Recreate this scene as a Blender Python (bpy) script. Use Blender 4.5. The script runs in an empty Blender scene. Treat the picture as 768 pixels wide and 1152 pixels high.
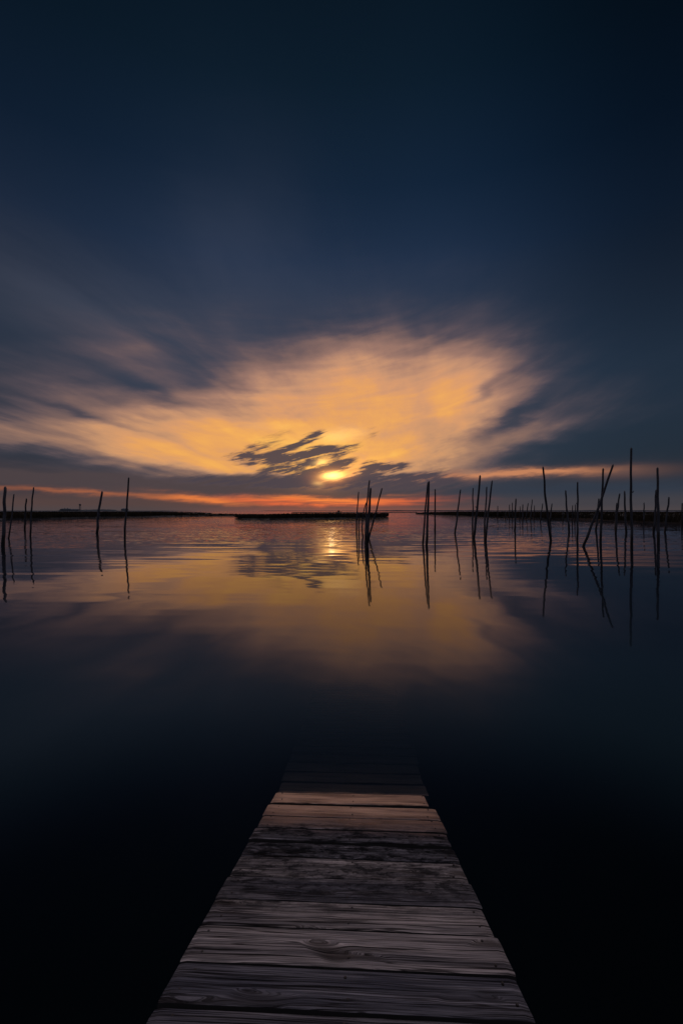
import bpy, bmesh, math, random
from mathutils import Vector, Matrix, noise
random.seed(7)
scene = bpy.context.scene
col = scene.collection

# ------------------------------------------------------------------ survey
EYE = 1.6            # lens height above the water, metres
FOC = 480.0          # focal length in units of the 768 x 1152 survey grid
CX, HY = 384.0, 574.7

def ground(px, py, z=0.0):
    """survey bearing/depression -> point in the world at height z"""
    Y = (EYE - z) * FOC / (py - HY)
    return Vector(((px - CX) * Y / FOC, Y, z))

def at_range(px, py, Y):
    return Vector(((px - CX) * Y / FOC, Y, EYE - (py - HY) * Y / FOC))

# ------------------------------------------------------------------ helpers
def tag(o, label=None, cat=None, group=None, kind=None):
    if label: o['label'] = label
    if cat: o['category'] = cat
    if group: o['group'] = group
    if kind: o['kind'] = kind
    return o

def link_bm(name, bm, mat, parent=None, smooth=True):
    me = bpy.data.meshes.new(name)
    bm.normal_update()
    bm.to_mesh(me); bm.free()
    if smooth:
        for p in me.polygons: p.use_smooth = True
    for m in (mat if isinstance(mat, (list, tuple)) else [mat]): me.materials.append(m)
    o = bpy.data.objects.new(name, me)
    col.objects.link(o)
    if parent: o.parent = parent
    return o

def empty(name, loc=(0, 0, 0)):
    o = bpy.data.objects.new(name, None)
    o.location = loc; o.empty_display_size = .2
    col.objects.link(o)
    return o

def add_box(bm, x0, x1, y0, y1, z0, z1):
    v = [bm.verts.new((x, y, z)) for z in (z0, z1) for y in (y0, y1) for x in (x0, x1)]
    for f in ((0, 2, 3, 1), (4, 5, 7, 6), (0, 1, 5, 4), (2, 6, 7, 3), (0, 4, 6, 2), (1, 3, 7, 5)):
        bm.faces.new([v[i] for i in f])

def add_tube(bm, pts, radii, sides=9, ragged=0.0, rnd=None, cap=True):
    rings = []
    for i, (p, r) in enumerate(zip(pts, radii)):
        d = (pts[min(i + 1, len(pts) - 1)] - pts[max(i - 1, 0)]).normalized()
        a = d.orthogonal().normalized() if abs(d.z) < .9 else (Vector((1, 0, 0)) - d * d.x).normalized()
        b = d.cross(a)
        ring = []
        for k in range(sides):
            t = 2 * math.pi * k / sides
            rr = r * (1 + (rnd.uniform(-.06, .06) if rnd else 0))
            off = d * (rnd.uniform(-ragged, ragged) if (rnd and i == len(pts) - 1) else 0)
            ring.append(bm.verts.new(p + (a * math.cos(t) + b * math.sin(t)) * rr + off))
        rings.append(ring)
    for r0, r1 in zip(rings, rings[1:]):
        for k in range(sides):
            bm.faces.new((r0[k], r0[(k + 1) % sides], r1[(k + 1) % sides], r1[k]))
    if cap:
        bm.faces.new(rings[-1]); bm.faces.new(list(reversed(rings[0])))

# ------------------------------------------------------------------ node maths
class S:
    """a scalar socket with arithmetic"""
    def __init__(s, nt, sock): s.nt, s.o = nt, sock
    def _m(s, op, *a):
        n = s.nt.nodes.new('ShaderNodeMath'); n.operation = op
        for i, v in enumerate((s,) + a):
            if isinstance(v, S): s.nt.links.new(v.o, n.inputs[i])
            else: n.inputs[i].default_value = v
        return S(s.nt, n.outputs[0])
    def __add__(s, b): return s._m('ADD', b)
    __radd__ = __add__
    def __sub__(s, b): return s._m('SUBTRACT', b)
    def __rsub__(s, b): return (s * -1) + b
    def __mul__(s, b): return s._m('MULTIPLY', b)
    __rmul__ = __mul__
    def __truediv__(s, b): return s._m('DIVIDE', b)
    def pow(s, b): return s._m('POWER', b)
    def exp(s): return s._m('EXPONENT')
    def mx(s, b): return s._m('MAXIMUM', b)
    def mn(s, b): return s._m('MINIMUM', b)
    def abs(s): return s._m('ABSOLUTE')
    def clamp(s): return s.mx(0.0).mn(1.0)
    def step(s, a, b, lo=0.0, hi=1.0, kind='SMOOTHSTEP'):
        n = s.nt.nodes.new('ShaderNodeMapRange'); n.interpolation_type = kind
        s.nt.links.new(s.o, n.inputs[0])
        for i, v in enumerate((a, b, lo, hi)): n.inputs[i + 1].default_value = v
        return S(s.nt, n.outputs[0])
    def ramp(s, stops):
        n = s.nt.nodes.new('ShaderNodeValToRGB'); cr = n.color_ramp
        while len(cr.elements) < len(stops): cr.elements.new(.5)
        for e, (p, c) in zip(cr.elements, stops):
            e.position = p; e.color = (*c, 1) if len(c) == 3 else c
        s.nt.links.new(s.o, n.inputs[0])
        return n.outputs[0]

def mixc(nt, fac, a, b, mode='MIX'):
    n = nt.nodes.new('ShaderNodeMix'); n.data_type = 'RGBA'; n.blend_type = mode
    n.clamp_result = False; n.clamp_factor = False
    for i, v in ((0, fac), (6, a), (7, b)):
        if isinstance(v, S): v = v.o
        if isinstance(v, bpy.types.NodeSocket): nt.links.new(v, n.inputs[i])
        elif isinstance(v, (tuple, list)): n.inputs[i].default_value = (*v, 1)
        else: n.inputs[i].default_value = v
    return n.outputs[2]

def combine(nt, x, y, z):
    n = nt.nodes.new('ShaderNodeCombineXYZ')
    for i, v in enumerate((x, y, z)):
        if isinstance(v, S): nt.links.new(v.o, n.inputs[i])
        else: n.inputs[i].default_value = v
    return n.outputs[0]

def separate(nt, sock):
    n = nt.nodes.new('ShaderNodeSeparateXYZ'); nt.links.new(sock, n.inputs[0])
    return [S(nt, o) for o in n.outputs]

def noisef(nt, vec, scale=1.0, detail=4.0, rough=.5, dist=0.0, color=False):
    n = nt.nodes.new('ShaderNodeTexNoise')
    nt.links.new(vec, n.inputs['Vector'])
    n.inputs['Scale'].default_value = scale; n.inputs['Detail'].default_value = detail
    n.inputs['Roughness'].default_value = rough; n.inputs['Distortion'].default_value = dist
    if color:
        m = nt.nodes.new('ShaderNodeSeparateColor'); nt.links.new(n.outputs[1], m.inputs[0])
        return [S(nt, o) for o in m.outputs]
    return S(nt, n.outputs[0])

def new_mat(name):
    m = bpy.data.materials.new(name); m.use_nodes = True
    nt = m.node_tree; nt.nodes.clear()
    out = nt.nodes.new('ShaderNodeOutputMaterial')
    return m, nt, out

def principled(nt, out, color, rough=.8, spec=.5, normal=None):
    b = nt.nodes.new('ShaderNodeBsdfPrincipled')
    for key, v in (('Base Color', color), ('Roughness', rough), ('Specular IOR Level', spec)):
        if isinstance(v, S): v = v.o
        if isinstance(v, bpy.types.NodeSocket): nt.links.new(v, b.inputs[key])
        else: b.inputs[key].default_value = (*v, 1) if isinstance(v, (tuple, list)) else v
    if normal: nt.links.new(normal, b.inputs['Normal'])
    nt.links.new(b.outputs[0], out.inputs['Surface'])
    return b

def bump(nt, height, strength=.5, dist=.01):
    n = nt.nodes.new('ShaderNodeBump')
    n.inputs['Strength'].default_value = strength; n.inputs['Distance'].default_value = dist
    nt.links.new(height.o, n.inputs['Height'])
    return n.outputs[0]

def texco(nt, which='Object'):
    return nt.nodes.new('ShaderNodeTexCoord').outputs[which]

# ------------------------------------------------------------------ sky
SUN_AZ = math.degrees(math.atan((373 - CX) / FOC))
SUN_EL = math.degrees(math.atan((HY - 536) / FOC))

def lin(c): return tuple((v / 255 / 12.92) if v < 10 else ((v / 255 + .055) / 1.055) ** 2.4 for v in c)

def build_sky():
    w = bpy.data.worlds.new('World'); scene.world = w; w.use_nodes = True
    nt = w.node_tree; nt.nodes.clear()
    out = nt.nodes.new('ShaderNodeOutputWorld')
    bg = nt.nodes.new('ShaderNodeBackground'); nt.links.new(bg.outputs[0], out.inputs[0])
    d = texco(nt, 'Generated')
    x, y, z = separate(nt, d)
    R2D = 57.29578
    az = x._m('ARCTAN2', y) * R2D
    el = z._m('ARCSINE') * R2D
    # cloud sheet seen in perspective: coordinates on a level sheet overhead
    zz = z.mx(0.0) + 0.10
    sx, sy = x / zz, y / zz
    n_big = noisef(nt, combine(nt, sx * .75, sy * .20, 3.1), 1.0, 3, .5)
    n_str = noisef(nt, combine(nt, sx * 1.5 - sy * .25, sy * .42, 1.7), 1.0, 5, .55, .4)
    n_fine = noisef(nt, combine(nt, sx * 3.0 - sy * .5, sy * .9, 8.3), 1.0, 4, .55, .3)
    curl = el - az * .13 - az * az * .0045
    n_hair = noisef(nt, combine(nt, az * .075, curl * .42, 12.3), 1.0, 5, .58, .6)
    n_soft = noisef(nt, combine(nt, az * .035, curl * .17, 31.0), 1.0, 5, .55, .8)
    wv = noisef(nt, combine(nt, az * .055, el * .20, .5), 1.0, 3, .55, 0, True)
    wf = noisef(nt, combine(nt, az * .26 - el * .2, el * 1.0, 6.5), 1.0, 4, .6, 0, True)
    Aw = az + (wv[0] - .5) * 9.0 + (wf[0] - .5) * 2.6
    Ew = el + (wv[1] - .5) * 3.4 + (wf[1] - .5) * 1.1
    Af = az + (wv[0] - .5) * 3.0 + (wf[0] - .5) * 3.2
    Ef = el + (wv[1] - .5) * 1.0 + (wf[1] - .5) * 1.3

    def centre(px, py):
        a = math.atan((px - CX) / FOC)
        e = math.atan((HY - py) / FOC * math.cos(a))
        return math.degrees(a), math.degrees(e), math.cos(a)
    def blob(px, py, rx, ry, rot=0.0, amp=1.0, A=None, E=None, p=1.0):
        A = A or Aw; E = E or Ew
        a, e, c = centre(px, py)
        kx = .1194 * c * c; ky = .1194 * c
        t = math.radians(rot)
        dx = A - a; dy = E - e
        u = (dx * math.cos(t) + dy * math.sin(t)) * (1 / (rx * kx))
        v = (dy * math.cos(t) - dx * math.sin(t)) * (1 / (ry * ky))
        q = u * u + v * v
        if p != 1.0: q = q.pow(p)
        return (q * -1.0).exp() * amp
    def total(l):
        s = l[0]
        for k in l[1:]: s = s + k
        return s

    # 1 clear dusk sky, darkening to navy overhead
    base = (el / 60.0).clamp().ramp([(e_ / 60, lin(c_)) for e_, c_ in (
        (0, (64, 59, 66)), (7, (51, 60, 74)), (16, (50, 62, 81)), (24, (43, 55, 76)), (30, (31, 47, 71)), (37, (19, 36, 57)), (45, (12, 28, 43)), (54, (7, 19, 30)))])
    side = (1.0 - az.step(8, 40) * el.step(10, 30, .40, .66)) * az.step(-44, -12, .66, 1.0)
    base = mixc(nt, 1.0, base, combine(nt, side * az.step(4, 34, 1.0, .80), side * az.step(4, 34, 1.0, .98), side * az.step(4, 34, 1.0, 1.04)), 'MULTIPLY')
    # thin pale veils catching a little light at middle height
    veil = total([blob(110, 345, 190, 50, -12, .55), blob(430, 335, 110, 34, 0, .35), blob(270, 290, 90, 70, 30, .35)]) * n_str.step(.32, .68, .35, 1.3)
    base = mixc(nt, veil * .8, base, (.040, .038, .046), 'ADD')

    # 2 high cloud lit from below by the low sun: how brightly the sheet glows over the dome
    PXS = (0, 50, 100, 150, 200, 250, 300, 350, 400, 450, 500, 550, 600, 650, 700, 768)
    ROWS = (
        (320, (.2, .3, .4, .5, .5, .5, .3, .2, .4, .7, .7, .5, .2, .1, 0, 0)),
        (350, (.4, .7, 1.0, 1.3, 1.4, 1.3, .8, .6, 1.2, 1.8, 1.8, 1.3, .7, .3, .1, 0)),
        (375, (.5, .8, 1.1, 1.7, 2.0, 1.8, 1.0, 1.4, 2.2, 2.7, 2.6, 1.9, 1.1, .5, .2, 0)),
        (392, (.9, 1.1, 1.5, 2.0, 2.5, 2.9, 2.2, 2.8, 4.1, 4.8, 4.5, 2.9, 1.5, .8, .3, .1)),
        (410, (1.1, 1.2, 1.3, 1.6, 2.3, 3.5, 3.6, 4.6, 5.7, 6.2, 5.9, 4.2, 1.8, .9, .4, .1)),
        (430, (1.7, 1.6, 1.4, 1.4, 2.0, 4.0, 5.8, 6.6, 7.0, 7.3, 6.8, 5.4, 2.4, 1.6, .8, .2)),
        (450, (2.2, 2.3, 2.2, 2.3, 3.0, 5.0, 7, 7.5, 7.8, 8.2, 7.6, 4.9, 2.8, 1.6, .7, .3)),
        (465, (2.6, 2.8, 3.0, 4.4, 5.8, 6.5, 7.8, 8.5, 8.8, 8.8, 7.6, 4.7, 2.6, 1.2, .6, .3)),
        (480, (4.2, 4.4, 5.0, 6.6, 8.1, 9.0, 9.6, 9.3, 9, 8.2, 7.2, 3.8, 3, 1, .5, .2)),
        (495, (4.4, 4.8, 6.0, 7.8, 8.8, 9, 9.3, 9.8, 10, 8.5, 7, 4, 2.8, .9, .5, .2)),
        (508, (2, 3, 5.5, 8, 8.8, 9, 9, 9.3, 9.5, 8.6, 7, 4.2, 1.4, .6, .5, .2)),
        (520, (1, 1.4, 2.5, 6.5, 8.3, 8.5, 8.6, 9, 9, 8, 6, 3.5, .8, .5, .5, .2)),
        (531, (1, 1, 1.2, 2.2, 5, 7.5, 8, 9, 8.8, 7, 5, 2.5, 1.2, 1, .8, .3)),
        (541, (1, 1, 1.2, 1.6, 2.2, 2.6, 2.6, 3, 3, 2.2, 1.6, .8, .4, .3, .2, .2)),
        (552, (.9, .9, 1, 1, 1.2, 1.4, 1.4, 1.6, 1.6, 1.2, .9, .6, .4, .3, .2, .2)))
    ga = (Aw + 45.0) * (1 / 90.0)
    els = [centre(CX, r[0])[1] for r in ROWS]
    G = None
    for i, (py, vals) in enumerate(ROWS):
        stops = [((centre(p, py)[0] + 45) / 90.0, (v / 12,) * 3) for p, v in zip(PXS, vals)]
        n = nt.nodes.new('ShaderNodeValToRGB'); cr = n.color_ramp; cr.interpolation = 'B_SPLINE'
        while len(cr.elements) < len(stops): cr.elements.new(.5)
        for e_, (p_, c_) in zip(cr.elements, stops): e_.position = p_; e_.color = (*c_, 1)
        nt.links.new(ga.o, n.inputs[0])
        sepc = nt.nodes.new('ShaderNodeSeparateColor'); nt.links.new(n.outputs[0], sepc.inputs[0])
        val = S(nt, sepc.outputs[0]) * 12.0
        # elevation of a constant-row curve sinks towards the sides like the rows themselves
        Er = (Ew / (az * (1 / R2D))._m('COSINE').mx(.3))
        up = els[i - 1] if i else els[0] + 6
        dn = els[i + 1] if i < len(els) - 1 else None
        wgt = Er.step(els[i], up, 1.0, 0.0)
        if dn is not None: wgt = wgt * Er.step(dn, els[i], 0.0, 1.0)
        G = val * wgt if G is None else G + val * wgt
    tex = (n_str - .5) * 1.0 + (n_big - .5) * .7 + (n_fine - .5) * .7
    wedge = total([blob(578, 476, 62, 10, 30, 1.9), blob(548, 440, 30, 6, 30, 1.2), blob(645, 504, 120, 13, 5, 1.2),
                   blob(190, 444, 60, 8, -12, 1.0), blob(30, 515, 60, 5, -4, .8), blob(230, 425, 40, 12, -25, 1.2), blob(110, 470, 70, 4, -12, 1.2)])
    G = G - wedge * n_str.step(.25, .7, .6, 1.25)
    G = (G + tex * (G * .75 + .4).mn(4.4) * 1.35 + (n_hair - .5) * (G * .62 + .4).mn(4.2) + (n_soft - .5) * (G * .8).mn(5.0) - G * .055).mx(0.0)
    glow = (G / 12.0).clamp().ramp([(k / 12, lin(c)) for k, c in (
        (0, (64, 66, 80)), (1, (76, 72, 82)), (2, (98, 84, 88)), (3, (124, 99, 92)), (4, (148, 114, 98)), (5, (174, 131, 104)), (6, (200, 148, 108)),
        (7, (217, 156, 106)), (8, (232, 164, 95)), (9, (243, 174, 90)), (10, (250, 186, 92)), (12, (255, 210, 112)))])
    skyc = mixc(nt, G.step(.0, 3.2), base, glow)
    skyc = mixc(nt, G.step(.6, 5) * el.step(6, 17) * .55, skyc, mixc(nt, 1.0, skyc, (.97, .96, 1.22), 'MULTIPLY'))
    heart = total([blob(379, 489, 24, 6.5, 4, .75, Af, Ef), blob(300, 480, 26, 5, 0, .12, Af, Ef), blob(372, 510, 60, 22, 0, .10)])
    skyc = mixc(nt, heart, skyc, (.42, .28, .08), 'ADD')

    # 3 dusky band along the horizon
    band = total([blob(40, 539, 170, 15, -3, 1.1, p=1.3), blob(250, 547, 130, 9.5, -2, 1.15, p=1.4), blob(360, 549, 150, 9.5, 0, 1.15, p=1.4), blob(520, 553, 150, 13, 0, .75, p=1.2),
                  blob(680, 553, 170, 16, 0, 1.0, p=1.3)])
    band = (band * (n_fine * .5 + n_str * .5).step(.2, .65, .6, 1.15)).clamp()
    dusk = mixc(nt, az.step(-10, 24), lin((76, 65, 68)), lin((48, 57, 71)))
    skyc = mixc(nt, band * .92, skyc, dusk)
    below = el.step(1.0, 2.6, 1.0, 0.0)
    skyc = mixc(nt, below * .9, skyc, mixc(nt, az.step(-8, 20), lin((84, 66, 64)), lin((66, 64, 70))))
    # 4 red and orange light under the band
    gaps = noisef(nt, combine(nt, az * .09, el * 1.5, 2.2), 1.0, 3, .55).step(.34, .62, .28, 1.2)
    red = total([blob(368, 565, 88, 4.4, 0, 1.0, az, Ef), blob(290, 563, 80, 3.6, -2, .5, az, Ef), blob(450, 564, 70, 5, 0, .3, az, Ef)]) * gaps
    skyc = mixc(nt, red.clamp() * az.step(-24, -8, .45, .9), skyc, lin((232, 104, 60)))
    ora = total([blob(215, 559.5, 40, 4.0, -6, .70, az, Ef), blob(100, 554.5, 120, 2.8, -2.6, .42, az, Ef), blob(335, 560.5, 50, 2.6, 0, .7, az, Ef),
                 blob(384, 564, 45, 3.0, 0, .9, az, Ef), blob(430, 559, 40, 2.5, 6, .25, az, Ef), blob(255, 566, 30, 2.4, -4, .5, az, Ef)]) * gaps
    skyc = mixc(nt, ora.clamp() * az.step(-30, -8, .55, .88), skyc, lin((255, 138, 64)))
    slit = total([blob(612, 530.5, 60, 3.4, 0, 1.0, az, Ef), blob(520, 536, 70, 4.4, 3, .85, az, Ef), blob(700, 531, 60, 7, 0, .16, az, el)])
    skyc = mixc(nt, slit.clamp() * .8, skyc, lin((214, 140, 96)))
    skyc = mixc(nt, blob(373.5, 532, 40, 15, 6, .50, az, Ef), skyc, (.80, .30, .04), 'ADD')
    # 5 small broken dark clouds in front of the sun
    cu = el - az * .22
    br = noisef(nt, combine(nt, az * .26, cu * 1.7, 4.0), 1.0, 6, .66).step(.32, .64, .25, 1.40)
    wc = noisef(nt, combine(nt, az * .35 - el * .5, cu * 1.3, 21.5), 1.0, 5, .62, 0, True)
    Ac = az + (wc[0] - .5) * 3.6
    Ec = el + (wc[1] - .5) * 1.25
    cl = total([blob(a_[0], a_[1], a_[2] * 1.08, a_[3] * 1.34, a_[4], a_[5], Ac, Ec, 1.35) for a_ in (
        (270, 515, 15, 5.5, 4, 1.1), (312, 515.5, 30, 5.5, 7, 1.25), (345, 512, 26, 5.0, 10, 1.25), (346, 494.5, 20, 3.8, 27, 1.15), (325, 503, 22, 3.2, 24, .75),
        (369, 505, 12, 3.8, 0, 1.0), (388, 506.5, 18, 4.2, 24, 1.0), (419, 488, 9, 5, 20, .4),
        (318, 528, 28, 3.8, 10, 1.15), (344, 523.5, 12, 3, 16, .9), (352, 534, 26, 6, 20, 1.3), (381, 524.5, 19, 5.2, 16, 1.3), (338, 541, 34, 5, 4, 1.1),
        (405, 536, 20, 5.5, 18, 1.15), (417, 523.5, 10, 4.2, 32, 1.0), (438, 526, 22, 3.8, 9, 1.15), (432, 538, 28, 3.0, 0, 1.0),
        (280, 541.5, 90, 5, -1, 1.0), (450, 545, 80, 7, 2, 1.0), (306, 495, 26, 6, 26, .5), (282, 505, 16, 3, 20, .5), (475, 533, 40, 3.6, 8, .6))])
    cl = (cl * br).step(.12, 1.0)
    skyc = mixc(nt, cl * .96, skyc, mixc(nt, (cl - .3).mx(0), lin((84, 72, 78)), lin((66, 61, 72))))
    # 6 the veiled sun itself
    sun = total([blob(373.5, 535, 10, 3.7, 6, 3.0, az, el), blob(361, 520, 8, 3.0, 10, .9, az, el), blob(358, 543.5, 6, 2.6, 0, .45, az, Ef)])
    skyc = mixc(nt, blob(373.5, 535.5, 19, 7.5, 8, .9, az, Ef), skyc, (.80, .25, .02), 'ADD')
    skyc = mixc(nt, sun, skyc, (1.0, .56, .14), 'ADD')
    # haze right on the horizon
    hz = el.step(.0, .9, 1.0, 0.0)
    hzc = mixc(nt, az.abs().step(4, 26), (.24, .082, .062), (.072, .058, .062))
    skyc = mixc(nt, hz * .8, skyc, hzc)
    skyc = mixc(nt, el.step(-3, 0, 1.0, 0.0), skyc, (.02, .022, .03))

    # the open twilight sky opposite the sunset, never in front of the lens
    back = (y * -.894 + z * .447).step(-.02, .85)
    skyc = mixc(nt, back, skyc, BACK)
    over = (y * .10 + z * .995).step(.85, .985)  # bright patch added overhead, out of view, to light the planks
    skyc = mixc(nt, over, skyc, OVER)
    # faint clear-air light behind the clouds
    sk = nt.nodes.new('ShaderNodeTexSky'); sk.sky_type = 'NISHITA'; sk.sun_disc = False
    sk.sun_elevation = math.radians(SUN_EL); sk.sun_rotation = math.radians(SUN_AZ)
    skyc = mixc(nt, .0003, skyc, sk.outputs[0], 'ADD')
    nt.links.new(skyc, bg.inputs[0]); bg.inputs[1].default_value = 1.0
    w.cycles.sampling_method = 'MANUAL'; w.cycles.sample_map_resolution = 1024
BACK = (.075, .072, .10)
OVER = (1.95, 1.80, 2.08)
build_sky()

sl = bpy.data.lights.new('sun', 'SUN'); sl.energy = .0002; sl.angle = math.radians(.8); sl.color = (1, .72, .38)
so = bpy.data.objects.new('sun', sl); col.objects.link(so)
sd = Vector((math.sin(math.radians(SUN_AZ)) * math.cos(math.radians(SUN_EL)), math.cos(math.radians(SUN_AZ)) * math.cos(math.radians(SUN_EL)), math.sin(math.radians(SUN_EL))))
so.rotation_euler = sd.to_track_quat('Z', 'Y').to_euler(); so.location = (0, 0, 30)

# ------------------------------------------------------------------ materials
def mat_water():
    m, nt, out = new_mat('water')
    x, y, z = separate(nt, texco(nt, 'Object'))
    def wave(fx, fy, seed, det=2.0):
        c = noisef(nt, combine(nt, x * fx, y * fy, seed), 1.0, det, .5, 0, True)
        return c[0] - .5, c[1] - .5
    a1, b1 = wave(.16, .75, 1.0)       # long low undulation
    a2, b2 = wave(.30, 2.4, 5.0)       # ripples
    a3, b3 = wave(2.2, 6.5, 9.0)       # fine chop
    dist = (x * x + y * y).pow(.5)
    calm = dist.step(4, 16, .10, 1.0)
    far = dist.step(60, 500, 1.0, .45)
    breeze = noisef(nt, combine(nt, x * .035, y * .05, 3.0), 1.0, 2, .5).step(.42, .6, .35, 1.0)
    mid = dist.step(15, 30) * breeze
    k = calm * far
    slx = (a1 * .008 + a2 * .026 + a3 * .020 * mid) * k
    sly = (b1 * .036 + b2 * .070 + b3 * .20 * mid) * k
    nrm = nt.nodes.new('ShaderNodeVectorMath'); nrm.operation = 'NORMALIZE'
    back = S(nt, nt.nodes.new('ShaderNodeNewGeometry').outputs['Backfacing'])
    sgn = 1.0 - back * 2.0
    nt.links.new(combine(nt, slx * sgn, sly * sgn, sgn), nrm.inputs[0])
    rf = nt.nodes.new('ShaderNodeBsdfRefraction'); rf.inputs['IOR'].default_value = 1.333; rf.inputs['Roughness'].default_value = 0.0
    gl = nt.nodes.new('ShaderNodeBsdfGlossy'); gl.inputs['Roughness'].default_value = .015; gl.inputs['Color'].default_value = (.88, .87, .99, 1)
    fr = nt.nodes.new('ShaderNodeFresnel'); fr.inputs['IOR'].default_value = 1.34
    for n in (rf, gl, fr): nt.links.new(nrm.outputs[0], n.inputs['Normal'])
    g2 = nt.nodes.new('ShaderNodeBsdfGlossy'); g2.inputs['Roughness'].default_value = .20; g2.inputs['Color'].default_value = (.86, .90, 1.0, 1)
    nt.links.new(nrm.outputs[0], g2.inputs['Normal'])
    mg = nt.nodes.new('ShaderNodeMixShader'); nt.links.new(dist.step(5, 14, .30, .04).o, mg.inputs[0])
    nt.links.new(gl.outputs[0], mg.inputs[1]); nt.links.new(g2.outputs[0], mg.inputs[2])
    mixs = nt.nodes.new('ShaderNodeMixShader')
    df = nt.nodes.new('ShaderNodeBsdfDiffuse'); df.inputs['Color'].default_value = (.015, .032, .039, 1)   # diffuse blue painted in for scattered skylight, strongest a few metres out
    mt = nt.nodes.new('ShaderNodeMixShader'); nt.links.new((dist.step(2.3, 4.0, .05, .55) * dist.step(4.4, 8, 1.0, .20)).o, mt.inputs[0])
    nt.links.new(rf.outputs[0], mt.inputs[1]); nt.links.new(df.outputs[0], mt.inputs[2])
    nt.links.new(fr.outputs[0], mixs.inputs[0]); nt.links.new(mt.outputs[0], mixs.inputs[1]); nt.links.new(mg.outputs[0], mixs.inputs[2])
    nt.links.new(mixs.outputs[0], out.inputs['Surface'])
    v = nt.nodes.new('ShaderNodeVolumeAbsorption')
    v.inputs['Color'].default_value = (.30, .42, .50, 1); v.inputs['Density'].default_value = 7.5
    nt.links.new(v.outputs[0], out.inputs['Volume'])
    return m

def mat_mud(name, c):
    m, nt, out = new_mat(name)
    n = noisef(nt, texco(nt), .8, 5, .6)
    principled(nt, out, mixc(nt, n.step(.3, .7), tuple(k * .6 for k in c), tuple(k * 1.3 for k in c)), .7)
    return m

def mat_grass():
    m, nt, out = new_mat('marsh_grass')
    n = noisef(nt, texco(nt), .22, 4, .6)
    principled(nt, out, mixc(nt, n.step(.35, .65), (.016, .014, .008), (.042, .030, .015)), .8, .2)
    return m

def mat_pole():
    m, nt, out = new_mat('weathered_pole')
    oi = nt.nodes.new('ShaderNodeObjectInfo'); rnd = S(nt, oi.outputs['Random'])
    geo = nt.nodes.new('ShaderNodeNewGeometry')
    px, py, pz = separate(nt, geo.outputs['Position'])
    x, y, z = separate(nt, texco(nt))
    streak = noisef(nt, combine(nt, x * 40, y * 40, z * 1.6), 1, 4, .6)
    blot = noisef(nt, combine(nt, x * 6, y * 6, z * 3 + rnd * 40), 1, 4, .6)
    dry = mixc(nt, streak.step(.3, .7), (.026, .030, .037), (.072, .078, .088))
    dry = mixc(nt, blot.step(.5, .75, 0, .7), dry, (.022, .022, .024))
    tide = (pz + (blot - .5) * .25).step(.36, .62)
    c = mixc(nt, tide, (.010, .011, .011), dry)
    c = mixc(nt, 1.0, c, combine(nt, rnd * .7 + .5, rnd * .7 + .5, rnd * .7 + .52), 'MULTIPLY')
    principled(nt, out, c, tide.step(0, 1, .45, .85), .3, bump(nt, streak, .5, .01))
    return m

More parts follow.
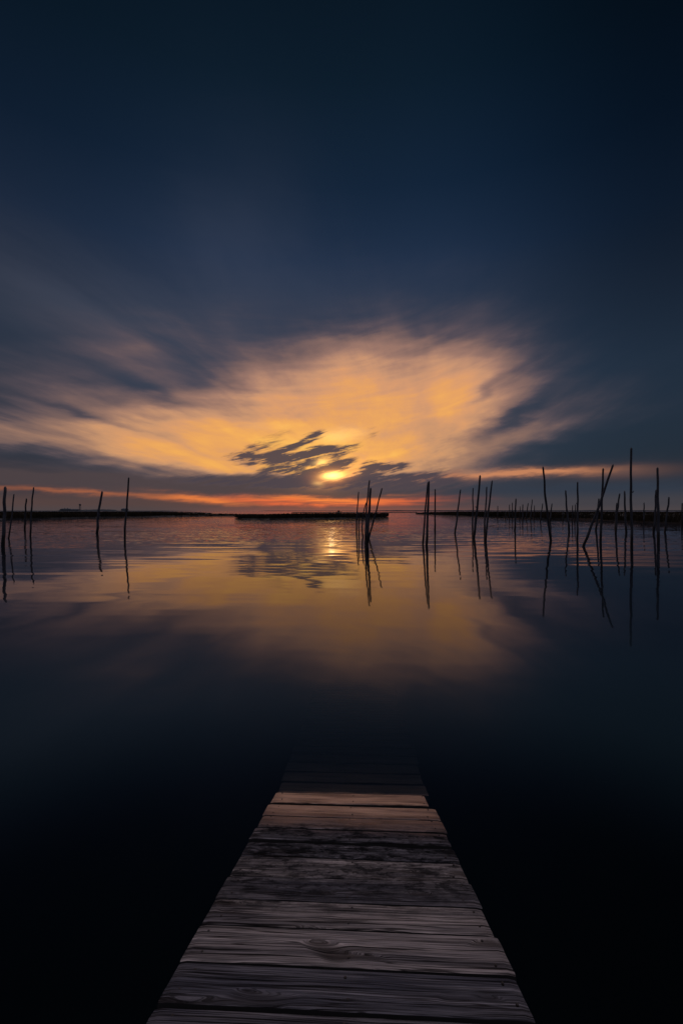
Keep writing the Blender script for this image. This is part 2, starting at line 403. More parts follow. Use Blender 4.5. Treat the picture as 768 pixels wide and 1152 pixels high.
def mat_deck():
    m, nt, out = new_mat('weathered_plank')
    at = nt.nodes.new('ShaderNodeAttribute'); at.attribute_name = 'plank'
    sc = nt.nodes.new('ShaderNodeSeparateColor'); nt.links.new(at.outputs['Color'], sc.inputs[0])
    r, g, b = [S(nt, o) for o in sc.outputs]
    x, y, z = separate(nt, texco(nt))
    ox = x + r * 37.0; oy = y + g * 11.0
    warp = noisef(nt, combine(nt, ox * 2.2, oy * 9, 0), 1, 2, .5) - .5
    knot = noisef(nt, combine(nt, ox * 4.2, oy * 13, 4.4), 1, 1, .4).step(.63, .74)
    gy = oy + warp * .022 + knot * .02
    grain = noisef(nt, combine(nt, ox * 1.5, gy * 150, 1.0), 1, 4, .66)
    fine = noisef(nt, combine(nt, ox * 5, gy * 420, 2.0), 1, 3, .6)
    broad = noisef(nt, combine(nt, ox * 1.7, gy * 24, 3.0), 1, 5, .66)
    crack = noisef(nt, combine(nt, ox * 1.1, gy * 42, 7.0), 1, 3, .55)
    split = noisef(nt, combine(nt, ox * .75, gy * 30, 51.0), 1, 2, .5)
    sp = (split - .5).abs().step(.0, .010, 1.0, 0.0) * noisef(nt, combine(nt, ox * 1.6, oy * 5, 57), 1, 2, .5).step(.50, .60)
    ck = (crack - .5).abs().step(.0, .018, 1.0, 0.0) * noisef(nt, combine(nt, ox * 3, oy * 6, 9), 1, 2, .5).step(.45, .6)
    c = mixc(nt, broad.step(.34, .66), (.085, .077, .080), (.235, .205, .200))
    worn = noisef(nt, combine(nt, ox * 1.2, gy * 46, 41.0), 1, 5, .62).step(.56, .70)
    c = mixc(nt, worn * .8, c, (.46, .40, .385))
    blue = noisef(nt, combine(nt, ox * 1.1, oy * 9, 23.0), 1, 3, .6)
    c = mixc(nt, blue.step(.46, .66, 0, .7), c, (.070, .067, .080))
    dk = grain.step(.37, .50, .10, 1.05) * fine.step(.34, .58, .40, 1.22)
    c = mixc(nt, 1.0, c, combine(nt, dk, dk, dk), 'MULTIPLY')
    c = mixc(nt, knot * .75, c, (.036, .028, .025))
    c = mixc(nt, 1.0, c, combine(nt, b * .85 + .50, b * .76 + .53, b * .62 + .60), 'MULTIPLY')
    # black algae where the tide comes and goes
    edge = noisef(nt, combine(nt, x * 3, y * 3, 5.0), 1, 3, .6) - .5
    yz = y + edge * .22
    zone = yz.step(-1.22, -.98) * yz.step(-.56, -.36, 1.0, 0.0)
    al = noisef(nt, combine(nt, ox * 6.5, oy * 17, 6.0), 1, 6, .74).step(.455, .52)
    al2 = noisef(nt, combine(nt, x * 13, y * 20, 16.0), 1, 6, .72).step(.49, .55)
    algae = ((al * .9 + al2 * .7) * zone * (g * .9 + .55)).clamp()
    c = mixc(nt, algae * .97, c, (.008, .008, .009))
    # soaked: wet reddish brown boards at the water's edge, orange sky sheen painted in
    wet = yz.step(-.62, -.34)
    tone = noisef(nt, combine(nt, ox * 3, oy * 20, 12.0), 1, 4, .6)
    soaked_sheen = mixc(nt, tone.step(.3, .7), (.13, .058, .040), (.66, .38, .245))
    soaked_sheen = mixc(nt, grain.step(.36, .54, .75, 0.0), soaked_sheen, (.02, .012, .011))
    soaked_sheen = mixc(nt, (y + edge * .10).step(-.36, -.20, .72, 0.0), soaked_sheen, (.060, .022, .019))
    c = mixc(nt, wet * (1.0 - algae) * .85, c, soaked_sheen)
    slime = (y + edge * .05).step(.0, .03)
    c = mixc(nt, slime * .9, c, (.030, .028, .026))
    c = mixc(nt, (ck * .8).mx(sp * .92), c, (.012, .010, .010))
    end = x.abs().step(.375, .43) * broad.step(.4, .6)
    c = mixc(nt, end * .35, c, (.03, .026, .026))
    rough = wet.step(0, 1, .78, .42) + (tone - .5) * .25
    h = grain * .8 + fine * .35 - ck * .8 - sp * 1.2 - algae * .15 + broad * .3
    principled(nt, out, c, rough, (wet * .42 + .035) * (1.0 - algae * .9) * (1.0 - slime * .9), bump(nt, h, .9, .007))
    return m

def mat_plain(name, c, rough=.8):
    m, nt, out = new_mat(name)
    n = noisef(nt, texco(nt), 3.0, 3, .5)
    principled(nt, out, mixc(nt, n, tuple(k * .7 for k in c), tuple(k * 1.3 for k in c)), rough, .3)
    return m

M_WATER, M_BED, M_GRASS, M_POLE, M_DECK = mat_water(), mat_mud('bed_mud', (.012, .011, .009)), mat_grass(), mat_pole(), mat_deck()
M_BANK = mat_mud('bank_mud', (.007, .006, .005))
M_NAIL = mat_plain('rusty_nail', (.018, .012, .010), .6)
M_EDGE = mat_plain('shaded_plank_edge', (.012, .012, .012), .9)  # shade of the gaps between boards, painted into the plank sides
M_BEAM = mat_plain('dark_timber', (.035, .030, .028))
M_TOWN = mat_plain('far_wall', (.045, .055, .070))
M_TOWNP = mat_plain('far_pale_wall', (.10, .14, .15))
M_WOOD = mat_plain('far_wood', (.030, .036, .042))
M_HULL = mat_plain('boat_hull', (.025, .026, .030))

# ------------------------------------------------------------------ water and bed
bm = bmesh.new(); add_box(bm, -9000, 9000, -60, 9000, -3.0, 0.0)
tag(link_bm('water', bm, M_WATER, smooth=False), 'still dark bay water mirroring the sunset sky', 'water', kind='structure')
bm = bmesh.new(); add_box(bm, -9100, 9100, -70, 9100, -3.6, -2.6)
tag(link_bm('water_bed', bm, M_BED, smooth=False), 'dark muddy bottom under the bay water', 'ground', kind='structure')

# ------------------------------------------------------------------ marsh land
def slab(name, pts, z0, z1, mat, label):
    """a low bank: sloping mud edge, slightly uneven top"""
    bm = bmesh.new()
    n = len(pts)
    cen = sum(pts, Vector()) / n
    lo = [bm.verts.new((p.x, p.y, z0)) for p in pts]
    hi = []
    for p in pts:
        d = (cen - p); d.z = 0
        d = d.normalized() * min(1.2, d.length * .1)
        hi.append(bm.verts.new((p.x + d.x, p.y + d.y, z1)))
    for i in range(n):
        bm.faces.new((lo[i], lo[(i + 1) % n], hi[(i + 1) % n], hi[i]))
    bm.faces.new(hi)
    bmesh.ops.recalc_face_normals(bm, faces=bm.faces)
    return tag(link_bm(name, bm, mat, smooth=False), label, 'marsh bank', kind='structure')

def inside(x, y, poly):
    c = False; j = len(poly) - 1
    for i in range(len(poly)):
        a, b = poly[i], poly[j]
        if (a.y > y) != (b.y > y) and x < (b.x - a.x) * (y - a.y) / (b.y - a.y) + a.x: c = not c
        j = i
    return c

def wiggle(front, amp, n):
    """subdivide a shoreline and make it uneven"""
    out = []
    for a, b in zip(front, front[1:]):
        for k in range(n):
            t = k / n; p = a.lerp(b, t)
            s = noise.noise(Vector((p.x * .09, p.y * .06, 1.3))) + .5 * noise.noise(Vector((p.x * .3, p.y * .2, 4)))
            out.append(Vector((p.x, p.y + s * amp * p.y / 80, 0)))
    out.append(front[-1].copy())
    return out

def grass(poly, rng, n_front, n_back, height, depth, label, seed, hfun=None, base=.25):
    rnd = random.Random(seed)
    bm = bmesh.new()
    xs = [p.x for p in poly]; ys = [p.y for p in poly]
    front = rng
    def blade(x, y, h, w):
        lean = rnd.uniform(-.28, .28) * h; ly = rnd.uniform(-.2, .2) * h
        a = rnd.uniform(0, math.pi); cx, cy = math.cos(a) * w, math.sin(a) * w
        v = [bm.verts.new((x - cx, y - cy, base - .1)), bm.verts.new((x + cx, y + cy, base - .1)),
             bm.verts.new((x + lean * .35 + cx * .7, y + ly * .35 + cy * .7, base + h * .6)), bm.verts.new((x + lean * .35 - cx * .7, y + ly * .35 - cy * .7, base + h * .6)),
             bm.verts.new((x + lean, y + ly, base + h))]
        bm.faces.new((v[0], v[1], v[2], v[3])); bm.faces.new((v[3], v[2], v[4]))
    made = 0; tries = 0
    while made < n_front and tries < n_front * 6:
        tries += 1
        i = rnd.randrange(len(front) - 1); t = rnd.random()
        p = front[i].lerp(front[i + 1], t)
        x, y = p.x + rnd.uniform(-1, 1), p.y + abs(rnd.gauss(0, 1)) * depth * .5 + .1
        if not inside(x, y, poly): continue
        hh = hfun(x, y) if hfun else height
        clump = noise.noise(Vector((x * .16, y * .16, seed))) * .42 + noise.noise(Vector((x * .55, y * .4, seed + 3.))) * .22
        blade(x, y, max(.12, hh * (1 + clump) * rnd.uniform(.62, 1.02)), rnd.uniform(.02, .07) * y / 80)
        made += 1
    made = 0; tries = 0
    while made < n_back and tries < n_back * 20:
        tries += 1
        x = rnd.uniform(min(xs), max(xs)); y = min(ys) + (max(ys) - min(ys)) * rnd.random() ** 1.6
        if not inside(x, y, poly): continue
        hh = hfun(x, y) if hfun else height
        blade(x, y, hh * rnd.uniform(.6, 1.0), rnd.uniform(.10, .30) * y / 100)
        made += 1
    return tag(link_bm('marsh_grass', bm, M_GRASS, smooth=False), label, 'marsh grass', kind='stuff')

def shore(px, py, grass_h=.85):
    """waterline of a bank whose mirror image ends at bearing py"""
    return ground(px, HY + (py - HY) * EYE / (EYE + grass_h * .35))

# left marsh with a low spit running out to the right
fl = [shore(*p, .85 if p[0] < 175 else max(.26, .85 - (p[0] - 175) / 70 * .55)) for p in ((-190, 588.6), (-90, 587.4), (0, 586.2), (50, 585), (110, 583.8), (170, 582.3), (235, 581.0), (265, 580.6), (299, 580.3))]
bk = [ground(*p) for p in ((297, 579.6), (265, 578.9), (240, 578.3), (237, 577.5), (225, 577.0))] + [Vector((-190, 420, 0)), Vector((-520, 420, 0))]
fl_w = wiggle(fl, 2.0, 7)
poly = fl_w + bk
slab('marsh_bank', poly, -.6, .25, M_BANK, 'low dark mud bank of the marsh along the left shore')
x_spit = ground(200, 581.5).x
def h_left(x, y):
    t = (x / y * FOC + CX)
    return .88 if t < 175 else max(.22, .88 - (t - 175) / 60 * .62)
grass(poly, fl_w, 15000, 7000, .88, 22, 'dark marsh grass covering the left shore and its low spit', 3, h_left)

# island before the sun
fi = [shore(*p, .8) for p in ((264, 583.6), (270, 585.6), (300, 585.8), (350, 585.0), (400, 584.6), (430, 583.8), (437, 582.6))]
bi = [shore(*p, .8) for p in ((434, 581.2), (400, 580.8), (340, 580.9), (300, 582.0), (270, 582.6))]
fi_w = wiggle(fi, .9, 7)
poly = fi_w + bi
slab('marsh_bank', poly, -.6, .22, M_BANK, 'low mud bank of the small island under the sun')
def h_isle(x, y):
    t = (x / y * FOC + CX)
    return .35 + .38 * min(1, max(0, (t - 268) / 50)) + .12 * max(0, min(1, (t - 320) / 60))
grass(poly, fi_w, 9000, 2500, .9, 6, 'dark marsh grass on the small low island under the sun', 11, h_isle)

# right marsh
fr = [shore(*p, .85) for p in ((467, 578.7), (500, 580.4), (540, 582.0), (570, 583.2), (600, 584.2), (640, 585.4), (680, 587.8), (720, 589.8), (768, 592.2), (860, 597))]
br_ = [Vector((230, 90, 0)), Vector((330, 330, 0)), ground(520, 576.2), ground(480, 576.6)]
fr_w = wiggle(fr, 1.6, 7)
poly = fr_w + br_
slab('marsh_bank', poly, -.6, .25, M_BANK, 'low dark mud bank of the marsh behind the right poles')
def h_right(x, y):
    t = (x / y * FOC + CX)
    return .40 + .48 * min(1, max(0, (t - 470) / 80))
grass(poly, fr_w, 15000, 8000, .9, 20, 'dark marsh grass behind the crowd of poles at the right', 19, h_right)

# thin bar out in the open water, far shore on the horizon
bar = [ground(*p) for p in ((327, 576.75), (360, 576.8), (400, 576.8), (437, 576.75), (470, 576.7), (470, 576.55), (400, 576.5), (330, 576.55))]
slab('sand_bar', bar, -.6, .42, M_BANK, 'thin dark bar in the open water beyond the island')

def ridge(name, px0, px1, Y, h, seed, mat, label, n=120, depth=120, kind='structure', cat='shore'):
    bm = bmesh.new(); rows = []
    for i in range(n + 1):
        px = px0 + (px1 - px0) * i / n
        x = (px - CX) * Y / FOC
        hh = h * (.62 + .5 * (noise.noise(Vector((px * .05, seed, 0))) * .5 + .5) + .25 * noise.noise(Vector((px * .35, seed, 2))))
        edge = min(1, i / 8, (n - i) / 8)
        hh = max(.3, hh * edge)
        rows.append([bm.verts.new(v) for v in ((x, Y, -.5), (x, Y + 4, hh * .8), (x, Y + depth * .4, hh), (x, Y + depth, -.5))])
    for a, b in zip(rows, rows[1:]):
        for k in range(3): bm.faces.new((a[k], b[k], b[k + 1], a[k + 1]))
    bm.faces.new(rows[0]); bm.faces.new(list(reversed(rows[-1])))
    bmesh.ops.recalc_face_normals(bm, faces=bm.faces)
    return tag(link_bm(name, bm, mat), label, cat, kind=kind)
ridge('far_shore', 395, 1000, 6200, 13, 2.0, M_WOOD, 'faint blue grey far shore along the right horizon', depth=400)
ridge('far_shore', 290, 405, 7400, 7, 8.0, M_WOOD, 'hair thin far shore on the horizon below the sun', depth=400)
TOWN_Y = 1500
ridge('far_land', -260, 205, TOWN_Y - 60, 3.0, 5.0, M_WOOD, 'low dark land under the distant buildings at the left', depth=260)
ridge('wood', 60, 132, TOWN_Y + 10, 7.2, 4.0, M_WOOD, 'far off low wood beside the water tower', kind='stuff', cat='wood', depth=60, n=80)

# ------------------------------------------------------------------ distant things
def town_x(px): return (px - CX) * TOWN_Y / FOC
def house(px0, px1, wall_h, roof_h, label, mat, dy=0, chim=None):
    x0, x1 = town_x(px0), town_x(px1)
    e = empty('far_building', ((x0 + x1) / 2, TOWN_Y + dy, 2))
    w = (x1 - x0) / 2
    b = bmesh.new(); add_box(b, -w, w, -7, 7, -1, wall_h); link_bm('wall', b, mat, e, False)
    b = bmesh.new()
    o = w + .8
    vs = [b.verts.new(v) for v in ((-o, -8, wall_h + .02), (o, -8, wall_h + .02), (o, 8, wall_h + .02), (-o, 8, wall_h + .02), (-o * .8, 0, wall_h + roof_h), (o * .8, 0, wall_h + roof_h))]
    for f in ((0, 1, 5, 4), (1, 2, 5), (2, 3, 4, 5), (3, 0, 4), (3, 2, 1, 0)): b.faces.new([vs[i] for i in f])
    rf = link_bm('roof', b, M_TOWN, e, False)
    if chim:
        for cxp in chim:
            b = bmesh.new(); add_box(b, cxp - .7, cxp + .7, -.7, .7, wall_h + roof_h * .5, wall_h + roof_h + 2.2); link_bm('chimney', b, M_TOWN, rf, False)
    return tag(e, label, 'building')
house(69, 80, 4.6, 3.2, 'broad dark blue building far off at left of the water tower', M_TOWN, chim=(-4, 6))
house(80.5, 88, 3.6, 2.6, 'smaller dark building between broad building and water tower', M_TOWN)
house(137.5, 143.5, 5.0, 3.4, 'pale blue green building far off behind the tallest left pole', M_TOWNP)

e = empty('water_tower', (town_x(92.2), TOWN_Y - 10, 2))
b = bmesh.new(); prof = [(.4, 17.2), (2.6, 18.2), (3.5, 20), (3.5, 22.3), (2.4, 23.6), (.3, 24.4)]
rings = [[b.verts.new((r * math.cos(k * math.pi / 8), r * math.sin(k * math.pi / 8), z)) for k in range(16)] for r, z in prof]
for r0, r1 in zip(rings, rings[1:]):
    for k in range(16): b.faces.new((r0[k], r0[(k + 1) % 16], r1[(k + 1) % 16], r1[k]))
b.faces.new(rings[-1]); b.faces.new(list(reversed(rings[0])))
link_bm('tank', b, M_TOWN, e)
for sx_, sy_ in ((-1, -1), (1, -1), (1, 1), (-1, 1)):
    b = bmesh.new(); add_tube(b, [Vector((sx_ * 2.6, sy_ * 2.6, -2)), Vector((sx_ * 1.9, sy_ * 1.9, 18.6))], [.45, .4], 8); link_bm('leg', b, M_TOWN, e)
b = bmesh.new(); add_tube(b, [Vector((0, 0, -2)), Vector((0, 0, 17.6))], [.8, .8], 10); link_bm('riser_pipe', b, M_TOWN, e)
tag(e, 'slim dark water tower far off above the left marsh', 'water tower')

bp = ground(381, 576.62)
e = empty('boat', (bp.x, bp.y + 12, 0))
b = bmesh.new(); L = 3.0; secs = []
for i in range(9):
    t = i / 8; xx = -L + 2 * L * t
    wd = 1.0 * (1 - max(0, (t - .45) / .55) ** 2 * .96) * (.86 + .14 * min(1, t * 5)); sh = .75 + .4 * max(0, t - .5)
    secs.append([b.verts.new(v) for v in ((xx, -wd, sh), (xx, -wd * .7, -.12), (xx, wd * .7, -.12), (xx, wd, sh))])
for a, c in zip(secs, secs[1:]):
    for k in range(4): b.faces.new((a[k], c[k], c[(k + 1) % 4], a[(k + 1) % 4]))
b.faces.new(secs[0]); b.faces.new(list(reversed(secs[-1])))
bmesh.ops.recalc_face_normals(b, faces=b.faces)
link_bm('hull', b, M_HULL, e, False)
b = bmesh.new(); add_box(b, -1.2, .7, -.65, .65, .7, 1.95); add_box(b, -1.4, .95, -.75, .75, 1.953, 2.05); link_bm('cabin', b, M_HULL, e, False)
tag(e, 'tiny dark boat far out beyond the island under the sun', 'boat')

# ------------------------------------------------------------------ poles
G_L, G_R, G_F = 'weathered poles at the left', 'weathered poles standing in the water', 'thin far poles before the right marsh'
# top x, top y, foot x, foot y, width, bow, label, group
POLES = [
 (6.2, 549, 3.6, 614, 3.4, 0, 'thickest left pole, straight and black, closest to the left picture edge', G_L),
 (16, 556.5, 10, 606, 1.6, .5, 'thin bowed pole leaning right just beside the thickest left pole', G_L),
 (30.1, 561.5, 28.2, 595.5, 1.8, -.4, 'shortest pole of the four at the far left', G_L),
 (38.2, 549, 34.4, 603, 1.8, -.6, 'slim tall pole, rightmost of the four at the far left', G_L),
 (115.1, 553.9, 109.4, 600, 2.6, -1.0, 'crooked pointed pole leaning right, the shorter of the left pair by the water tower', G_L),
 (145, 538.2, 140.6, 604.4, 2.1, -.3, 'tallest left pole, slim, leaning slightly right before the left marsh', G_L),
 (403.2, 554, 400.9, 596.5, 1.5, -.4, 'thin upright pole at the left of the cluster before the island', G_R),
 (403.9, 577.2, 403.5, 603.2, 1.3, 0, 'shortest stub of a pole in the cluster before the island', G_R),
 (411.6, 566, 408.2, 604, 1.4, -2.2, 'thin bowed stick bending left in the cluster before the island', G_R),
 (415.4, 541, 411.0, 611.3, 2.0, -1.2, 'tallest pole of the cluster before the island', G_R),
 (416.7, 550, 412.8, 612.6, 2.9, 0, 'thickest pole of the cluster before the island', G_R),
 (429.3, 550, 414.6, 605.6, 1.8, .3, 'pole leaning far right out of the cluster before the island', G_R),
 (481.0, 543.6, 475.4, 612, 2.0, -.3, 'slimmer leaning pole of the tight pair right of the island, with a bare twig', G_R),
 (482.1, 542.4, 479.5, 613.5, 2.6, .2, 'thicker pole of the tight pair right of the island', G_R),
 (489.2, 551, 489, 596.6, 1.7, 0, 'straight upright pole just right of the tight pair', G_R),
 (517.6, 551.5, 511.4, 600.4, 1.8, 0, 'lone thin pole leaning right between the tight pair and the crossing poles', G_R),
 (531.7, 549.5, 531.3, 596.5, 1.6, 0, 'thin vertical pole touching the tall right leaning pole', G_R),
 (539.6, 535.8, 532.6, 605.5, 2.5, .4, 'tall pole leaning right whose foot meets a thin vertical pole', G_R),
 (547.1, 548.3, 544.7, 598.8, 1.8, 0, 'shorter upright pole of the narrow V pair', G_R),
 (553.1, 541.7, 545.9, 608.2, 2.1, -.3, 'longer right leaning pole of the narrow V pair', G_R),
 (579.9, 561.7, 578.7, 597, 1.8, 0, 'darkest and nearest pole among the thin far poles', G_R),
 (610.4, 526.5, 619.3, 608.6, 2.4, -.5, 'tall pole leaning left over the right marsh', G_R),
 (635.8, 552.5, 639.8, 598.5, 2.0, -.4, 'short pole leaning left beside a straight pole, right of the tall left leaning one', G_R),
 (649.1, 543, 648.8, 606.8, 2.1, .6, 'straight pole with a slight dog leg, left of the slanting pole', G_R),
 (688.6, 524, 655.6, 614.8, 2.6, .9, 'long slanting pole leaning far right across an upright pole', G_R),
 (677.8, 528, 675, 609.5, 2.4, 0, 'upright pole crossed by the long slanting pole', G_R),
 (673.1, 561.5, 669.8, 597, 2.0, 0, 'short pole behind the crossing of the slanting and upright poles', G_R),
 (696.3, 556, 692.1, 600.3, 2.0, -.4, 'slightly bent short pole left of the tallest pole, doubled by a stub', G_R),
 (693.2, 566.5, 691.4, 594.5, 1.6, 0, 'low grey stub doubled behind a bent short pole', G_R),
 (701.9, 553.3, 704.0, 599, 2.1, -.4, 'short pole leaning slightly left, closest to the tallest pole', G_R),
 (709.4, 505, 710, 616, 2.7, -.4, 'tallest pole of all, upright, at the right', G_R),
 (738.8, 527, 740, 610.5, 2.7, .3, 'second tallest upright pole at the right edge group', G_R),
 (737.4, 552, 734.6, 599, 2.1, 0, 'shorter pole leaning behind the second tallest upright pole', G_R),
 (751.7, 560, 747.2, 599, 2.0, 0, 'short pole leaning right, between the second tallest pole and the picture edge', G_R),
 (766.8, 566.5, 766.5, 590.2, 1.5, 0, 'thin far pole cut by the right picture edge', G_F),
 (723.8, 566, 723.4, 589, 1.4, 0, 'thin far pole between the two tallest right poles', G_F),
 (559.5, 569.5, 559.4, 582.6, 1.1, 0, 'leftmost of the thin far poles before the right marsh', G_F),
 (568.4, 576.5, 568.3, 584, 1.0, 0, 'lowest stub of the thin far poles before the right marsh', G_F),
 (572.7, 568, 572.6, 584, 1.1, 0, 'thin far pole, first to the left of the darkest nearer one but one', G_F),
 (575.9, 566, 575.8, 583.5, 1.1, 0, 'thin far pole standing right against the left of the darkest nearer one', G_F),
 (584.5, 570, 584.4, 584, 1.0, 0, 'short thin far pole, first to the right of the darkest nearer one', G_F),
 (587.7, 568, 587.5, 584.6, 1.4, 0, 'thin far pole, second to the right of the darkest nearer one', G_F),
 (593.6, 566.5, 591.2, 583.7, 1.2, 0, 'thin far pole leaning right, left of the tallest thin far one', G_F),
 (598.2, 562.5, 596.2, 585, 1.2, 0, 'tallest of the thin far poles before the right marsh', G_F),
 (600.8, 569, 600.0, 583.2, 1.0, 0, 'short thin far pole touching the right of the tallest thin far one', G_F),
 (609.9, 567, 607.2, 587, 1.2, 0, 'thin far pole leaning right, just left of the tall left leaning pole', G_F),
 (620.4, 567, 618.4, 586.5, 1.5, 0, 'thin far pole leaning right, just behind the tall left leaning pole', G_F),
 (632.8, 577, 632.6, 586.8, 1.0, 0, 'low thin stub between the tall left leaning pole and the next short pole', G_F),
 (643.6, 569, 643.2, 589.6, 1.1, 0, 'thin far pole in the gap left of the straight dog leg pole', G_F),
 (646.5, 568, 646.0, 588, 1.1, 0, 'thin far pole half hidden at the left of the straight dog leg pole', G_F),
]
def pole(tx, ty, bx, by, w, bow, label, group, seed):
    rnd = random.Random(seed)
    foot = ground(bx, by)
    Y = foot.y
    top = at_range(tx, ty, Y)
    r = w * .5 * Y / FOC
    d = top - foot
    n = 16 if Y < 45 else 10
    per = Vector((d.z, 0, -d.x)).normalized()
    under = -1.4
    pts, rad = [], []
    wob = rnd.uniform(0, 50)
    for i in range(n + 1):
        t = -.02 + 1.02 * i / n
        p = d * t
        b = bow * Y / FOC * 4 * max(0, t) * (1 - t)
        p = p + per * (b + r * .55 * noise.noise(Vector((t * 4.5, wob, 0))) * min(1, (1 - abs(2 * t - 1)) * 3))
        p.y += r * 1.2 * noise.noise(Vector((t * 3, wob, 7))) * min(1, (1 - abs(2 * t - 1)) * 3)
        pts.append(p); rad.append(r * (1.10 - .30 * max(0, t)) * (1 + .06 * noise.noise(Vector((t * 9, wob, 3)))))
    k = under / max(.2, d.z)
    pts.insert(0, d * k); rad.insert(0, r * 1.12)
    # weathered, slightly splintered tip
    pts.append(pts[-1] + (pts[-1] - pts[-2]).normalized() * r * .9); rad.append(rad[-1] * .55)
    bm = bmesh.new(); add_tube(bm, pts, rad, 9 if Y < 45 else 7, r * .5, rnd)
    o = link_bm('wooden_pole', bm, M_POLE)
    o.location = foot
    tag(o, label, 'pole', group)
    return o, pts, rad, r, rnd
for i, a in enumerate(POLES):
    o, pts, rad, r, rnd = pole(*a, 100 + i)
    if i in (4, 17, 24, 30, 31, 23):        # a sawn branch stub on some of the nearer poles
        bm = bmesh.new(); j = 8 + i % 4
        p = pts[j]; s = -1 if i % 2 else 1
        add_tube(bm, [p, p + Vector((s * r * 1.5, -r * .4, r * .8)), p + Vector((s * r * 2.1, -r * .4, r * 1.7))], [r * .5, r * .4, r * .28], 7, .002, rnd)
        link_bm('branch_stub', bm, M_POLE, o)
    if i == 12:
        bm = bmesh.new(); p = pts[7]
        Yp = o.location.y; u = Yp / FOC
        add_tube(bm, [p, p + Vector((-1.2 * u, -.02, .6 * u)), p + Vector((-2.6 * u, -.05, 1.0 * u)), p + Vector((-3.3 * u, -.05, 3.2 * u)), p + Vector((-4.6 * u, -.06, 4.6 * u))], [.2 * u, .17 * u, .14 * u, .1 * u, .06 * u], 6)
        add_tube(bm, [p + Vector((-2.6 * u, -.05, 1.0 * u)), p + Vector((-3.6 * u, -.06, .2 * u)), p + Vector((-4.3 * u, -.06, -1.4 * u))], [.12 * u, .1 * u, .06 * u], 6)
        link_bm('twig', bm, M_POLE, o)

# ------------------------------------------------------------------ the sloping plank ramp
WL = 894.0
VPX, VPY = 402.6, 733.0
D0 = EYE * FOC / (WL - HY)
TAN = (VPY - HY) / FOC
SLOPE = math.atan(TAN); YAW = math.atan((VPX - CX) / FOC)
Xc = (395.8 - CX) * D0 / FOC
ramp = empty('boat_ramp', (Xc, D0, 0))
ramp.rotation_euler = (Matrix.Rotation(-YAW, 3, 'Z') @ Matrix.Rotation(-SLOPE, 3, 'X')).to_euler()
tag(ramp, 'weathered grey plank ramp sloping down into the dark water', 'boat ramp')
def s_of(py):
    a = EYE - TAN * D0
    Y = FOC * a / (py - HY - FOC * TAN)
    return (Y - D0) / math.cos(SLOPE)
edges = [s_of(p) for p in (1203, 1142.5, 1092, 1048.5, 1018, 990, 967, 949, 934, 920, 906.5, 894.0)]
while edges[0] > -3.2: edges.insert(0, edges[0] - .147)
while edges[-1] < 2.4: edges.append(edges[-1] + .142)
HALF = .424
rnd = random.Random(5)
bm = bmesh.new(); lay = bm.loops.layers.color.new('plank')
TH = .036
nail_spots = []
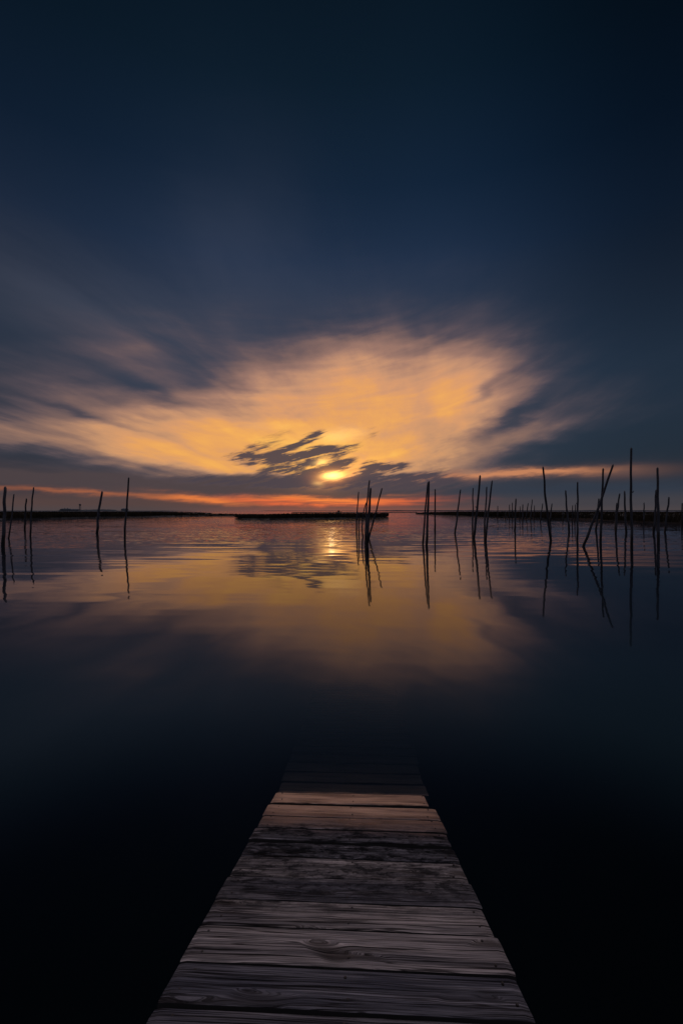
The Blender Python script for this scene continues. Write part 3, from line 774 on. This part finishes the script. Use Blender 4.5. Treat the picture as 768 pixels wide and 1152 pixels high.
for pi, (s0, s1) in enumerate(zip(edges, edges[1:])):
    gap = rnd.uniform(.008, .012) if s0 < -.9 else rnd.uniform(.016, .022)
    nearcam = s0 < -.7
    jv = .0022 if nearcam else .0065
    jl = rnd.gauss(0, jv); jr = rnd.gauss(0, jv * 1.2)
    x0, x1 = -HALF + jl, HALF + jr
    zoff = rnd.uniform(-.004, .004); tilt = rnd.uniform(-.006, .006)
    cvals = (rnd.random(), rnd.random(), rnd.random(), 1)
    tone = {1142: .38, 1092: .12, 1048: .85, 1018: .95, 990: .55}
    for py_, tv in tone.items():
        if abs(s1 - s_of(py_)) < .02: cvals = (cvals[0], cvals[1], tv, 1)
    n = 48
    worn = 1.0 if s0 > -1.1 else .5
    prof = [(0, -TH), (0, -.003), (.0014, -.0010), (.005, 0), (.25, .0012), (.5, .0004), (.75, .0012), (1.005, 0), (1.0014, -.0010), (1, -.003), (1, -TH)]
    rings = []
    for i in range(n + 1):
        t = i / n; x = x0 + (x1 - x0) * t
        ya = s0 + gap / 2 + noise.noise(Vector((x * 5, pi * 3.1, 0))) * .0035 * worn + noise.noise(Vector((x * 22, pi * 3.1, 5))) * .0016 * worn
        yb = s1 - gap / 2 + noise.noise(Vector((x * 5, pi * 3.1, 9))) * .0035 * worn + noise.noise(Vector((x * 22, pi * 3.1, 14))) * .0016 * worn
        ring = []
        for u, zz in prof:
            if u > 1: yy = yb - (u - 1)
            elif u in (.0014, .005): yy = ya + u
            else: yy = ya + (yb - ya) * u
            ee = x
            if i in (0, n): ee += noise.noise(Vector((yy * 38, pi * 7.7, i))) * .0035 * worn
            z = zz + zoff + tilt * (t - .5) + noise.noise(Vector((x * 2.5, yy * 4, pi))) * .002
            if i in (0, n): z -= .003 if zz > -.02 else 0
            ring.append(bm.verts.new((ee, yy, z)))
        rings.append(ring)
    fs = []
    for a, c in zip(rings, rings[1:]):
        for k in range(len(prof)):
            fs.append(bm.faces.new((a[k], a[(k + 1) % len(prof)], c[(k + 1) % len(prof)], c[k])))
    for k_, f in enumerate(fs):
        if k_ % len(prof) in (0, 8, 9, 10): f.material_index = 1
    fs.append(bm.faces.new(rings[0])); fs.append(bm.faces.new(list(reversed(rings[-1]))))
    for f in fs:
        for l in f.loops: l[lay] = cvals
    if -1.75 < s0 < -.1:
        for xx in (-.385, .005, .385):
            for q in (.24, .78):
                if rnd.random() < .86:
                    nail_spots.append((xx + rnd.uniform(-.012, .012), s0 + (s1 - s0) * (q + rnd.uniform(-.06, .06)), zoff + .001))
bmesh.ops.recalc_face_normals(bm, faces=bm.faces)
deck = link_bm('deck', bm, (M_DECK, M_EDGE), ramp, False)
bm = bmesh.new()
add_tube(bm, [Vector((0, 0, -.004)), Vector((0, 0, .0012)), Vector((0, 0, .0026))], [.0036, .0036, .0024], 10)
nail0 = None
for p in nail_spots:
    if nail0 is None:
        nail0 = link_bm('nail', bm, M_NAIL, deck); nail0.location = p
    else:
        c = nail0.copy(); col.objects.link(c); c.parent = deck; c.location = p
for xx in (-.36, 0, .36):
    bm = bmesh.new(); add_box(bm, xx - .022, xx + .022, edges[0], edges[-1], -TH - .19, -TH - .004)
    link_bm('stringer', bm, M_BEAM, ramp, False)

# ------------------------------------------------------------------ camera and render
cam = bpy.data.cameras.new('camera'); co = bpy.data.objects.new('camera', cam); col.objects.link(co)
cam.sensor_fit = 'VERTICAL'; cam.sensor_height = 36; cam.sensor_width = 24; cam.lens = 15.0
cam.clip_start = .02; cam.clip_end = 30000
co.location = (0, 0, EYE)
co.rotation_euler = (math.radians(90) - math.atan((576 - HY) / FOC), 0, 0)
scene.camera = co
scene.view_settings.view_transform = 'Standard'; scene.view_settings.look = 'None'
scene.view_settings.exposure = 0; scene.view_settings.gamma = 1
scene.render.engine = 'CYCLES'
scene.cycles.use_denoising = True
scene.cycles.denoiser = 'OPENIMAGEDENOISE'; scene.cycles.denoising_input_passes = 'RGB_ALBEDO_NORMAL'; scene.cycles.denoising_prefilter = 'ACCURATE'
scene.cycles.max_bounces = 8; scene.cycles.transmission_bounces = 6; scene.cycles.glossy_bounces = 4
scene.cycles.caustics_reflective = True; scene.cycles.caustics_refractive = True
